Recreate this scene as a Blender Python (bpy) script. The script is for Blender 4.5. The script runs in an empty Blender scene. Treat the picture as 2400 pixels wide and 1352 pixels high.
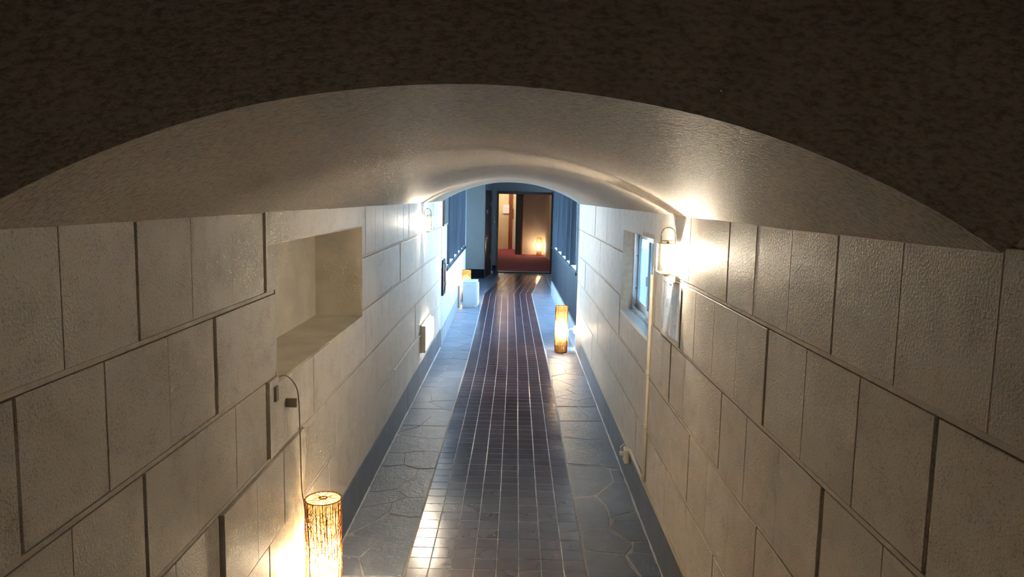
import bpy, math, random
from mathutils import Vector, Matrix
random.seed(7)
SC = bpy.context.scene
COL = SC.collection

# ------------------------------------------------------------------ camera, world, exposure
EYE = 1.778
def make_camera():
    f, yaw, pit, roll = 1794.54, -0.003745, 0.119386, 0.019745
    fw = Vector((math.sin(yaw)*math.cos(pit), math.cos(yaw)*math.cos(pit), -math.sin(pit)))
    rt = Vector((math.cos(yaw), -math.sin(yaw), 0)); up = rt.cross(fw)
    r2 = rt*math.cos(roll)+up*math.sin(roll); u2 = up*math.cos(roll)-rt*math.sin(roll)
    cd = bpy.data.cameras.new('camera'); co = bpy.data.objects.new('camera', cd); COL.objects.link(co)
    cd.sensor_width = 36; cd.sensor_fit = 'HORIZONTAL'; cd.lens = f*36/2400
    cd.clip_start = 0.02; cd.clip_end = 300
    m = Matrix((( r2.x, u2.x, -fw.x, 0), (r2.y, u2.y, -fw.y, 0), (r2.z, u2.z, -fw.z, EYE), (0, 0, 0, 1)))
    co.matrix_world = m
    SC.camera = co
make_camera()

W = bpy.data.worlds.new('overcast_sky'); SC.world = W; W.use_nodes = True
bg = W.node_tree.nodes['Background']
bg.inputs[0].default_value = (0.46, 0.72, 1.0, 1); bg.inputs[1].default_value = 3.9

SC.view_settings.view_transform = 'Standard'
SC.view_settings.look = 'None'
SC.view_settings.gamma = 1.0
SC.view_settings.use_curve_mapping = False
SC.view_settings.exposure = 3.25
SC.cycles.use_denoising = True
SC.cycles.max_bounces = 6; SC.cycles.diffuse_bounces = 4; SC.cycles.glossy_bounces = 3; SC.cycles.transmission_bounces = 4; SC.cycles.transparent_max_bounces = 8
SC.cycles.use_adaptive_sampling = True; SC.cycles.adaptive_threshold = 0.06; SC.cycles.adaptive_min_samples = 16; SC.cycles.use_light_tree = True
SC.cycles.sample_clamp_indirect = 4.0
SC.cycles.caustics_reflective = False; SC.cycles.caustics_refractive = False

LAMP_COL = (1.0, 0.875, 0.70)
LANTERN_COL = (1.0, .90, .76)
P_FLOOR = 4.0        # radiant power of a floor lamp bulb
P_SCONCE = 2.0       # of a wall lantern

# light portals: they emit nothing, they only tell the renderer through which window openings the sky is seen
def portal(loc, rot_z, w, h):
    d = bpy.data.lights.new('window_portal', 'AREA'); d.shape = 'RECTANGLE'; d.size = w; d.size_y = h; d.cycles.is_portal = True
    o = bpy.data.objects.new('window_portal', d); COL.objects.link(o)
    o.matrix_world = Matrix.Translation(loc) @ Matrix.Rotation(rot_z, 4, 'Z') @ Matrix.Rotation(math.pi/2, 4, 'X')
portal((1.02, 4.615, 1.30), math.pi/2, 1.3, .75)
portal((-1.12, 11.9, 1.6), -math.pi/2, 4.7, 1.6)
portal((.93, 11.6, 1.6), math.pi/2, 5.1, 1.6)

# ------------------------------------------------------------------ materials
MATS = {}
def new_mat(name):
    m = bpy.data.materials.new(name); m.use_nodes = True
    n = m.node_tree.nodes; l = m.node_tree.links
    MATS[name] = m
    return m, n, l, n['Principled BSDF']
def tex_coord(n, l, mode='Object', scale=(1, 1, 1)):
    tc = n.new('ShaderNodeTexCoord'); mp = n.new('ShaderNodeMapping'); mp.inputs['Scale'].default_value = scale
    if mode == 'World':
        g = n.new('ShaderNodeNewGeometry'); l.new(g.outputs['Position'], mp.inputs[0])
    else:
        l.new(tc.outputs[mode], mp.inputs[0])
    return mp.outputs[0]
def noise(n, l, co, scale, detail=3, rough=.55):
    t = n.new('ShaderNodeTexNoise'); t.inputs['Scale'].default_value = scale; t.inputs['Detail'].default_value = detail
    t.inputs['Roughness'].default_value = rough; l.new(co, t.inputs['Vector']); return t.outputs['Fac']
def ramp(n, l, fac, stops):
    r = n.new('ShaderNodeValToRGB'); e = r.color_ramp.elements
    while len(e) < len(stops): e.new(.5)
    for i, (p, c) in enumerate(stops):
        e[i].position = p; e[i].color = (*c, 1) if len(c) == 3 else c
    l.new(fac, r.inputs[0]); return r.outputs[0]
def mix(n, l, fac, a, b, blend='MIX'):
    x = n.new('ShaderNodeMix'); x.data_type = 'RGBA'; x.blend_type = blend
    if isinstance(fac, (int, float)): x.inputs[0].default_value = fac
    else: l.new(fac, x.inputs[0])
    for s, v in ((6, a), (7, b)):
        if isinstance(v, tuple): x.inputs[s].default_value = (*v, 1) if len(v) == 3 else v
        else: l.new(v, x.inputs[s])
    return x.outputs[2]
def bump(n, l, h, strength, dist, b):
    x = n.new('ShaderNodeBump'); x.inputs['Strength'].default_value = strength; x.inputs['Distance'].default_value = dist
    l.new(h, x.inputs['Height']); l.new(x.outputs[0], b.inputs['Normal'])
def obj_random(n):
    return n.new('ShaderNodeObjectInfo').outputs['Random']
def math_node(n, l, op, a, b):
    x = n.new('ShaderNodeMath'); x.operation = op
    for i, v in enumerate((a, b)):
        if isinstance(v, (int, float)): x.inputs[i].default_value = v
        else: l.new(v, x.inputs[i])
    return x.outputs[0]

def simple(name, col, rough=.6, metal=0.0, nscale=0, namt=.1, bumps=0, bscale=100):
    m, n, l, b = new_mat(name)
    b.inputs['Roughness'].default_value = rough; b.inputs['Metallic'].default_value = metal
    if nscale:
        co = tex_coord(n, l, 'Object'); f = noise(n, l, co, nscale)
        lo = tuple(c*(1-namt) for c in col); hi = tuple(min(1, c*(1+namt)) for c in col)
        l.new(ramp(n, l, f, [(.3, lo), (.7, hi)]), b.inputs['Base Color'])
        if bumps: bump(n, l, noise(n, l, co, bscale), bumps, .004, b)
    else:
        b.inputs['Base Color'].default_value = (*col, 1)
    return m

def mat_stone():
    m, n, l, b = new_mat('oya_stone')
    co = tex_coord(n, l, 'World')
    big = noise(n, l, co, 2.3, 3)
    base = ramp(n, l, big, [(.3, (.74, .68, .60)), (.7, (.83, .78, .71))])
    rnd = obj_random(n)
    base = mix(n, l, .35, base, ramp(n, l, rnd, [(0, (.71, .65, .57)), (1, (.85, .80, .73))]))
    sp = noise(n, l, co, 270, 1, .5); med = noise(n, l, co, 11, 3)
    v = math_node(n, l, 'ADD', sp, math_node(n, l, 'MULTIPLY', med, .35))
    spk = ramp(n, l, v, [(.76, (0, 0, 0)), (.86, (1, 1, 1))])
    sf = math_node(n, l, 'MULTIPLY', spk, .55)
    base = mix(n, l, math_node(n, l, 'MULTIPLY', ramp(n, l, med, [(.5, (0, 0, 0)), (.75, (1, 1, 1))]), .25), base, (.54, .46, .36))
    base = mix(n, l, sf, base, (.26, .19, .125))
    l.new(base, b.inputs['Base Color'])
    b.inputs['Roughness'].default_value = .52
    b.inputs['Specular IOR Level'].default_value = .25
    bump(n, l, noise(n, l, co, 150, 2), .32, .004, b)
    return m
def mat_plaster():
    m, n, l, b = new_mat('vault_plaster')
    co = tex_coord(n, l, 'World', (.65, 1, 1))
    a = noise(n, l, co, 110, 3, .7)
    base = ramp(n, l, a, [(.36, (.27, .235, .195)), (.58, (.52, .475, .415))])
    l.new(base, b.inputs['Base Color']); b.inputs['Roughness'].default_value = .62
    bump(n, l, a, .5, .005, b)
    return m
def mat_tile():
    m, n, l, b = new_mat('glazed_brown_tile')
    co = tex_coord(n, l, 'World'); rnd = obj_random(n)
    base = ramp(n, l, noise(n, l, co, 5, 4), [(.3, (.085, .054, .078)), (.7, (.130, .084, .110))])
    base = mix(n, l, .45, base, ramp(n, l, rnd, [(0, (.07, .046, .07)), (1, (.155, .10, .125))]))
    l.new(base, b.inputs['Base Color'])
    l.new(ramp(n, l, noise(n, l, co, 2.2, 3), [(.35, (.16, .16, .16)), (.7, (.25, .25, .25))]), b.inputs['Roughness'])
    b.inputs['IOR'].default_value = 2.3
    return m
def mat_slate(name, c0, c1, rough=.55, bscale=45, bs=.6, per=True):
    m, n, l, b = new_mat(name)
    co = tex_coord(n, l, 'World')
    base = ramp(n, l, noise(n, l, co, 9, 5), [(.3, c0), (.7, c1)])
    if per:
        base = mix(n, l, .5, base, ramp(n, l, obj_random(n), [(0, c0), (1, c1)]))
    l.new(base, b.inputs['Base Color']); b.inputs['Roughness'].default_value = rough
    b.inputs['IOR'].default_value = 1.75
    bump(n, l, noise(n, l, co, bscale, 4, .7), bs, .006, b)
    return m
def mat_wood(name, c0, c1, rough=.5, scale=(30, 30, 1.2)):
    m, n, l, b = new_mat(name)
    co = tex_coord(n, l, 'World', scale)
    base = ramp(n, l, noise(n, l, co, 1, 4), [(.3, c0), (.7, c1)])
    l.new(base, b.inputs['Base Color']); b.inputs['Roughness'].default_value = rough
    bump(n, l, noise(n, l, co, 1.5, 4), .15, .003, b)
    return m
def mat_emit(name, col, strength):
    m, n, l, b = new_mat(name)
    b.inputs['Base Color'].default_value = (.8, .8, .8, 1)
    b.inputs['Emission Color'].default_value = (*col, 1); b.inputs['Emission Strength'].default_value = strength
    return m
def mat_glass(name, tint=(.9, .96, .97), gloss=.08, haze=0.0):
    m, n, l, b = new_mat(name)
    n.remove(b); out = n['Material Output']
    t = n.new('ShaderNodeBsdfTransparent'); t.inputs[0].default_value = (*tint, 1)
    g = n.new('ShaderNodeBsdfGlossy'); g.inputs['Roughness'].default_value = .03
    mx = n.new('ShaderNodeMixShader'); mx.inputs[0].default_value = gloss
    l.new(t.outputs[0], mx.inputs[1]); l.new(g.outputs[0], mx.inputs[2])
    last = mx
    if haze:
        tr = n.new('ShaderNodeBsdfTranslucent'); co = tex_coord(n, l, 'World', (1, 1, .25))
        l.new(ramp(n, l, noise(n, l, co, 7, 5), [(.35, (.55, .72, .74)), (.65, (.9, .96, .98))]), tr.inputs[0])
        m2 = n.new('ShaderNodeMixShader'); m2.inputs[0].default_value = haze
        l.new(mx.outputs[0], m2.inputs[1]); l.new(tr.outputs[0], m2.inputs[2]); last = m2
    l.new(last.outputs[0], out.inputs[0])
    return m
def mat_shade_paper():
    m, n, l, b = new_mat('lamp_paper')
    n.remove(b); out = n['Material Output']
    t = n.new('ShaderNodeBsdfTransparent'); t.inputs[0].default_value = (1, .93, .78, 1)
    tr = n.new('ShaderNodeBsdfTranslucent'); d = n.new('ShaderNodeBsdfDiffuse')
    co = tex_coord(n, l, 'Object', (1, 1, .35))
    c = ramp(n, l, noise(n, l, co, 60, 4), [(.38, (.46, .29, .08)), (.60, (.84, .64, .29))])
    l.new(c, tr.inputs[0]); d.inputs[0].default_value = (.62, .44, .2, 1)
    a = n.new('ShaderNodeMixShader'); a.inputs[0].default_value = .2
    l.new(tr.outputs[0], a.inputs[1]); l.new(d.outputs[0], a.inputs[2])
    e = n.new('ShaderNodeMixShader'); e.inputs[0].default_value = .62
    l.new(t.outputs[0], e.inputs[1]); l.new(a.outputs[0], e.inputs[2]); l.new(e.outputs[0], out.inputs[0])
    return m
def mat_wicker():
    m, n, l, b = new_mat('wicker_vine')
    out = n['Material Output']
    b.inputs['Base Color'].default_value = (.30, .17, .05, 1); b.inputs['Roughness'].default_value = .6
    tr = n.new('ShaderNodeBsdfTranslucent'); tr.inputs[0].default_value = (.55, .24, .03, 1)
    a = n.new('ShaderNodeMixShader'); a.inputs[0].default_value = .5
    l.new(b.outputs[0], a.inputs[1]); l.new(tr.outputs[0], a.inputs[2]); l.new(a.outputs[0], out.inputs[0])
    return m
def mat_carpet():
    m, n, l, b = new_mat('red_carpet')
    co = tex_coord(n, l, 'World')
    l.new(ramp(n, l, noise(n, l, co, 120, 3), [(.3, (.20, .018, .045)), (.7, (.31, .04, .075))]), b.inputs['Base Color'])
    b.inputs['Roughness'].default_value = .95; bump(n, l, noise(n, l, co, 200, 2), .5, .006, b)
    return m
def mat_print():
    m, n, l, b = new_mat('printed_sheet')
    co = tex_coord(n, l, 'Generated', (1, 9, 7))
    br = n.new('ShaderNodeTexVoronoi'); br.distance = 'CHEBYCHEV'; br.inputs['Scale'].default_value = 1.0
    l.new(co, br.inputs['Vector'])
    sep = n.new('ShaderNodeSeparateColor'); l.new(br.outputs['Color'], sep.inputs[0])
    c = ramp(n, l, sep.outputs[0], [(0, (.42, .58, .74)), (.35, (.62, .76, .86)), (.6, (.78, .85, .92)), (.85, (.84, .80, .87))])
    co2 = tex_coord(n, l, 'Generated', (1, 60, 40))
    c = mix(n, l, math_node(n, l, 'MULTIPLY', ramp(n, l, noise(n, l, co2, 1, 2), [(.5, (0, 0, 0)), (.6, (1, 1, 1))]), .35), c, (.25, .33, .48))
    l.new(c, b.inputs['Base Color']); b.inputs['Roughness'].default_value = .4
    return m

mat_stone(); mat_plaster(); mat_tile(); mat_wicker(); mat_shade_paper(); mat_carpet(); mat_print()
mat_slate('paving_slate', (.18, .215, .30), (.31, .365, .48), .36, 34, 1.0)
mat_slate('baseboard_slate', (.11, .122, .155), (.19, .208, .255), .5, 60, .25)
simple('grout', (.56, .55, .56), .85, nscale=40, namt=.2)
simple('joint_backing', (.20, .135, .09), .9)
simple('mortar', (.74, .68, .60), .7, nscale=30, namt=.12, bumps=.3, bscale=80)
simple('white_paint', (.52, .54, .55), .55, nscale=4, namt=.05)
simple('grey_paint', (.40, .42, .44), .6, nscale=4, namt=.05)
simple('niche_plaster', (.78, .72, .61), .75, nscale=6, namt=.12, bumps=.25, bscale=60)
simple('concrete_kerb', (.30, .32, .34), .6, nscale=9, namt=.25, bumps=.3, bscale=40)
mat_wood('blue_black_wood', (.004, .006, .011), (.016, .022, .033), .65)
MATS['blue_black_wood'].node_tree.nodes['Principled BSDF'].inputs['Specular IOR Level'].default_value = .2
mat_wood('dark_ceiling_wood', (.02, .018, .018), (.045, .04, .04), .6, (30, 1.2, 30))
mat_wood('black_lacquer', (.008, .007, .012), (.02, .014, .02), .3)
mat_wood('red_brown_wood', (.16, .045, .02), (.24, .08, .035), .45)
mat_wood('beige_panel', (.60, .47, .28), (.70, .57, .36), .55)
simple('aluminium', (.72, .76, .80), .35, .6)
simple('dark_gap', (.02, .02, .025), .8)
simple('ivory_plastic', (.78, .71, .58), .45)
simple('white_plastic', (.80, .82, .83), .4)
simple('unit_metal', (.52, .56, .58), .45)
simple('brass', (.66, .57, .43), .45, .2)
simple('pipe_foam', (.42, .27, .16), .8)
simple('pipe_wrap', (.62, .55, .54), .7)
simple('grey_tape', (.36, .31, .26), .7)
simple('paper', (.86, .86, .86), .8)
simple('ink', (.35, .35, .37), .8)
simple('cord_rubber', (.34, .28, .21), .5)
simple('white_cord', (.85, .82, .76), .5)
simple('steel', (.55, .57, .6), .3, .8)
simple('caulk', (.66, .66, .68), .8)
simple('ground', (.16, .17, .12), .9, nscale=3, namt=.3)
simple('room_wall', (.56, .50, .43), .8, nscale=3, namt=.05)
mat_glass('clear_glass', (.94, .97, .97), .06)
mat_glass('obscure_glass', (.84, .92, .94), .07, .6)
mat_glass('lantern_glass', (.99, .97, .92), .04)
def mat_bulb(name, col, strength):
    # clear glowing envelope: mostly lets the lamp inside shine through, glows itself
    m, n, l, b = new_mat(name); n.remove(b); out = n['Material Output']
    t = n.new('ShaderNodeBsdfTransparent'); e = n.new('ShaderNodeEmission'); e.inputs[0].default_value = (*col, 1); e.inputs[1].default_value = strength
    a = n.new('ShaderNodeMixShader'); a.inputs[0].default_value = .12
    l.new(t.outputs[0], a.inputs[1]); l.new(e.outputs[0], a.inputs[2]); l.new(a.outputs[0], out.inputs[0])
    m.cycles.emission_sampling = 'NONE'
    return m
R_BULB = .026
R_TUBE, H_TUBE = .019, .088
mat_bulb('bulb', LAMP_COL, 150.0)
mat_bulb('lantern_tube', LANTERN_COL, 90.0)
mat_bulb('ceiling_bulb', LAMP_COL, 60.0)
def point_light(name, parent, loc, power, col, radius):
    d = bpy.data.lights.new(name, 'POINT'); d.energy = power; d.color = col; d.shadow_soft_size = radius
    o = bpy.data.objects.new(name, d); COL.objects.link(o); o.parent = parent; o.location = loc
    return o
mat_emit('diffuser', (1.0, .95, .84), 1.0)
mat_emit('diffuser_edge', (1.0, .93, .8), 1.6)

# ------------------------------------------------------------------ mesh helpers
class MB:
    def __init__(s): s.v = []; s.f = []; s.sm = []
    def add(s, vs, fs, smooth=False):
        k = len(s.v); s.v += [tuple(q) for q in vs]; s.f += [tuple(i+k for i in f) for f in fs]; s.sm += [smooth]*len(fs); return s
    def box(s, x0, x1, y0, y1, z0, z1):
        x0, x1 = sorted((x0, x1)); y0, y1 = sorted((y0, y1)); z0, z1 = sorted((z0, z1))
        v = [(x0, y0, z0), (x1, y0, z0), (x1, y1, z0), (x0, y1, z0), (x0, y0, z1), (x1, y0, z1), (x1, y1, z1), (x0, y1, z1)]
        return s.add(v, [(0, 3, 2, 1), (4, 5, 6, 7), (0, 1, 5, 4), (1, 2, 6, 5), (2, 3, 7, 6), (3, 0, 4, 7)])
    def cbox(s, x0, x1, y0, y1, z0, z1, c):
        # box with every edge chamfered by c
        x0, x1 = sorted((x0, x1)); y0, y1 = sorted((y0, y1)); z0, z1 = sorted((z0, z1))
        X, Y, Z = (x0, x1), (y0, y1), (z0, z1); v = []; idx = {}
        for i in (0, 1):
            for j in (0, 1):
                for k in (0, 1):
                    dx, dy, dz = (c if i == 0 else -c), (c if j == 0 else -c), (c if k == 0 else -c)
                    idx[i, j, k, 'x'] = len(v); v.append((X[i], Y[j]+dy, Z[k]+dz))
                    idx[i, j, k, 'y'] = len(v); v.append((X[i]+dx, Y[j], Z[k]+dz))
                    idx[i, j, k, 'z'] = len(v); v.append((X[i]+dx, Y[j]+dy, Z[k]))
        f = []
        f.append([idx[0, a, b, 'x'] for a, b in ((0, 0), (0, 1), (1, 1), (1, 0))]); f.append([idx[1, a, b, 'x'] for a, b in ((0, 0), (1, 0), (1, 1), (0, 1))])
        f.append([idx[a, 0, b, 'y'] for a, b in ((0, 0), (1, 0), (1, 1), (0, 1))]); f.append([idx[a, 1, b, 'y'] for a, b in ((0, 0), (0, 1), (1, 1), (1, 0))])
        f.append([idx[a, b, 0, 'z'] for a, b in ((0, 0), (0, 1), (1, 1), (1, 0))]); f.append([idx[a, b, 1, 'z'] for a, b in ((0, 0), (1, 0), (1, 1), (0, 1))])
        for i in (0, 1):
            for j in (0, 1):
                f.append([idx[i, j, 0, 'x'], idx[i, j, 1, 'x'], idx[i, j, 1, 'y'], idx[i, j, 0, 'y']])
                f.append([idx[i, 0, j, 'x'], idx[i, 1, j, 'x'], idx[i, 1, j, 'z'], idx[i, 0, j, 'z']])
                f.append([idx[0, i, j, 'y'], idx[1, i, j, 'y'], idx[1, i, j, 'z'], idx[0, i, j, 'z']])
                for k in (0, 1): f.append([idx[i, j, k, 'x'], idx[i, j, k, 'y'], idx[i, j, k, 'z']])
        return s.add(v, f)
    def obox(s, a, b, w0, w1, z0, z1):
        # upright slab whose plan runs from a to b (x,y), offset w0..w1 along the plan normal (to the left of a->b)
        a = Vector(a); b = Vector(b); d = (b-a).normalized(); nrm = Vector((-d.y, d.x))
        q = [a+nrm*w0, b+nrm*w0, b+nrm*w1, a+nrm*w1]
        v = [(p.x, p.y, z0) for p in q]+[(p.x, p.y, z1) for p in q]
        return s.add(v, [(0, 3, 2, 1), (4, 5, 6, 7), (0, 1, 5, 4), (1, 2, 6, 5), (2, 3, 7, 6), (3, 0, 4, 7)])
    def tube(s, pts, r, n=6, closed=False):
        pts = [Vector(p) for p in pts]; rings = []; k = len(pts)
        for i, p in enumerate(pts):
            if closed: t = pts[(i+1) % k]-pts[i-1]
            else: t = pts[min(i+1, k-1)]-pts[max(i-1, 0)]
            t.normalize(); a = Vector((0, 0, 1)) if abs(t.z) < .9 else Vector((1, 0, 0))
            u = t.cross(a).normalized(); w = t.cross(u)
            rings.append([p+(u*math.cos(2*math.pi*j/n)+w*math.sin(2*math.pi*j/n))*r for j in range(n)])
        v = [q for ring in rings for q in ring]; f = []
        m = k if closed else k-1
        for i in range(m):
            i2 = (i+1) % k
            for j in range(n):
                j2 = (j+1) % n; f.append((i*n+j, i*n+j2, i2*n+j2, i2*n+j))
        if not closed: f.append(tuple(range(n))); f.append(tuple((k-1)*n+j for j in reversed(range(n))))
        return s.add(v, f, True)
    def lathe(s, prof, n=24, c=(0, 0, 0), smooth=True, cap=True):
        v = []; f = []
        for r, z in prof:
            for j in range(n):
                a = 2*math.pi*j/n; v.append((c[0]+r*math.cos(a), c[1]+r*math.sin(a), c[2]+z))
        for i in range(len(prof)-1):
            for j in range(n):
                j2 = (j+1) % n; f.append((i*n+j, i*n+j2, (i+1)*n+j2, (i+1)*n+j))
        s.add(v, f, smooth)
        if cap:
            k = len(s.v)-len(v)
            for i, rev in ((0, True), (len(prof)-1, False)):
                if prof[i][0] > 1e-5:
                    ids = [k+i*n+j for j in range(n)]; s.f.append(tuple(reversed(ids)) if rev else tuple(ids)); s.sm.append(False)
        return s
    def prism(s, poly, z0, z1, bev=0.0):
        # upright prism over an (x,y) polygon, its top edge bevelled
        n = len(poly)
        area = sum(poly[i][0]*poly[(i+1) % n][1]-poly[(i+1) % n][0]*poly[i][1] for i in range(n))
        if area < 0: poly = poly[::-1]
        if bev:
            top = inset(poly, bev)
            v = [(x, y, z0) for x, y in poly]+[(x, y, z1-bev*.8) for x, y in poly]+[(x, y, z1) for x, y in top]
            f = [tuple(range(2*n, 3*n))]
            for i in range(n):
                j = (i+1) % n; f.append((i, j, n+j, n+i)); f.append((n+i, n+j, 2*n+j, 2*n+i))
        else:
            v = [(x, y, z0) for x, y in poly]+[(x, y, z1) for x, y in poly]; f = [tuple(range(n, 2*n)), tuple(reversed(range(n)))]
            for i in range(n):
                j = (i+1) % n; f.append((i, j, n+j, n+i))
        return s.add(v, f)
    def mesh(s, name):
        me = bpy.data.meshes.new(name); me.from_pydata(s.v, [], s.f)
        me.polygons.foreach_set('use_smooth', s.sm); me.update(); return me
    def build(s, name, mat, parent=None):
        return place(name, s.mesh(name), mat, parent)
def place(name, me, mat, parent=None, loc=None, rz=0):
    if mat and not me.materials: me.materials.append(MATS[mat])
    o = bpy.data.objects.new(name, me); COL.objects.link(o)
    if parent: o.parent = parent
    if loc: o.location = loc
    if rz: o.rotation_euler.z = rz
    return o
def inset(poly, d):
    n = len(poly); out = []
    for i in range(n):
        p0, p1, p2 = Vector(poly[i-1]), Vector(poly[i]), Vector(poly[(i+1) % n])
        a = (p1-p0); b = (p2-p1)
        if a.length < 1e-6 or b.length < 1e-6: out.append(tuple(p1)); continue
        a.normalize(); b.normalize()
        na, nb = Vector((-a.y, a.x)), Vector((-b.y, b.x)); m = na+nb
        if m.length < .3: m = na*1.0; k = d
        else: m.normalize(); k = min(d/max(m.dot(na), .35), 2.2*d)
        q = p1+m*k; out.append((q.x, q.y))
    return out
def tag(o, label=None, cat=None, group=None, kind=None):
    if label: o['label'] = label
    if cat: o['category'] = cat
    if group: o['group'] = group
    if kind: o['kind'] = kind
    return o
def empty(name, loc=(0, 0, 0), rz=0):
    o = bpy.data.objects.new(name, None); COL.objects.link(o); o.location = loc; o.rotation_euler.z = rz
    o.empty_display_size = .05
    return o
def struct(o, label=None):
    o['kind'] = 'structure'
    if label: o['label'] = label
    return o
def copy_tree(o, parent=None):
    c = o.copy(); COL.objects.link(c); c.parent = parent
    for ch in list(o.children): copy_tree(ch, c)
    return c

# ------------------------------------------------------------------ dimensions of the tunnel
XL, XR = -.8635, .7312
Y0, Y1 = 1.148, 8.86         # the vault begins and ends here
YB = -1.5                    # back of the stair landing behind the viewer
ZS, ZA, ZBL, ZC, ZD, ZE = 1.705, 1.416, 1.114, .820, .516, .228
XM = (XL+XR)/2; HALF = (XR-XL)/2; RISE = .235
RAD = (HALF**2+RISE**2)/(2*RISE)
def arc_z(x): return ZS+math.sqrt(max(RAD**2-(x-XM)**2, 0))-(RAD-RISE)

# ---- vault
def vault(name, y0, y1, dz0, dz1, top, ny):
    nx = 48; mb = MB(); v = []; f = []
    rnd = random.Random(3)
    for j in range(ny+1):
        t = j/ny; y = y0+(y1-y0)*t; dz = dz0+(dz1-dz0)*t
        for i in range(nx+1):
            x = XL+(XR-XL)*i/nx
            w = .0007*math.sin(x*7.1+y*3.3)+.0005*math.sin(x*17+y*7.7)
            v.append((x, y, arc_z(x)+dz+w))
    for j in range(ny):
        for i in range(nx):
            a = j*(nx+1)+i; f.append((a, a+nx+1, a+nx+2, a+1))
    mb.add(v, f, True)
    # end faces and the flat top
    for j, rev in ((0, False), (ny, True)):
        ring = [v[j*(nx+1)+i] for i in range(nx+1)]; y = ring[0][1]
        w = [(XR+.3, y, ring[-1][2]), (XR+.3, y, top), (XL-.3, y, top), (XL-.3, y, ring[0][2])]
        ids = list(range(nx+5)); mb.add(ring+w, [tuple(ids if not rev else ids[::-1])])
    mb.add([(XL-.3, y0, top), (XR+.3, y0, top), (XR+.3, y1, top), (XL-.3, y1, top)], [(0, 1, 2, 3)])
    return mb.build(name, 'vault_plaster')
struct(vault('ceiling', Y0, Y1, 0, 0, 2.75, 40), 'low segmental plaster vault over the passage')
struct(vault('ceiling_landing', YB, Y0, (Y0-YB)*.70, 0, 5.0, 8), 'dark plaster soffit rising towards the stair landing')

# ---- block walls
NICHE = (2.73, 4.29, 1.087, 1.596)
WINDOW = (4.05, 5.18, 1.03, 1.572)
def cut(rect, hole):
    y0, y1, z0, z1 = rect; a, b, c, d = hole
    if y1 <= a or y0 >= b or z1 <= c or z0 >= d: return [rect]
    out = []
    if z0 < c: out.append((y0, y1, z0, c))
    if z1 > d: out.append((y0, y1, d, z1))
    zz0, zz1 = max(z0, c), min(z1, d)
    if y0 < a: out.append((y0, a, zz0, zz1))
    if y1 > b: out.append((b, y1, zz0, zz1))
    return out
def face_block(mb, xf, xb, y0, y1, z0, z1, c):
    # block with its room-side face at xf, chamfered along the four visible edges
    s = 1 if xb < xf else -1
    q = [(y0, z0), (y1, z0), (y1, z1), (y0, z1)]; qi = [(y0+c, z0+c), (y1-c, z0+c), (y1-c, z1-c), (y0+c, z1-c)]
    v = [(xb, y, z) for y, z in q]+[(xf-s*c, y, z) for y, z in q]+[(xf, y, z) for y, z in qi]
    f = [(8, 9, 10, 11)]
    for i in range(4):
        j = (i+1) % 4; f += [(i, j, 4+j, 4+i), (4+i, 4+j, 8+j, 8+i)]
    if s < 0: f = [g[::-1] for g in f]
    mb.add(v, f)
def backing(x0, x1, hole, zt, y_end):
    mb = MB(); rects = [(YB, y_end, -.3, zt)]
    hole = (hole[0]-.03, hole[1]+.03, hole[2]-.035, hole[3]+.03)
    for r in cut(rects[0], hole): mb.box(x0, x1, r[0], r[1], r[2], r[3])
    return mb
REC = .016
wl = struct(backing(XL-REC, XL-.45, NICHE, 5.2, Y1).build('wall_left', 'joint_backing'), 'long left passage wall of pale speckled stone blocks')
wr = struct(backing(XR+REC, XR+.125, WINDOW, 5.2, Y1).build('wall_right', 'joint_backing'), 'long right passage wall of pale speckled stone blocks')
ROWS = [(ZA, ZS+.012), (ZBL, ZA), (ZC, ZBL), (ZD, ZC), (ZE, ZD)]
PITCH = .2955
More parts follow.
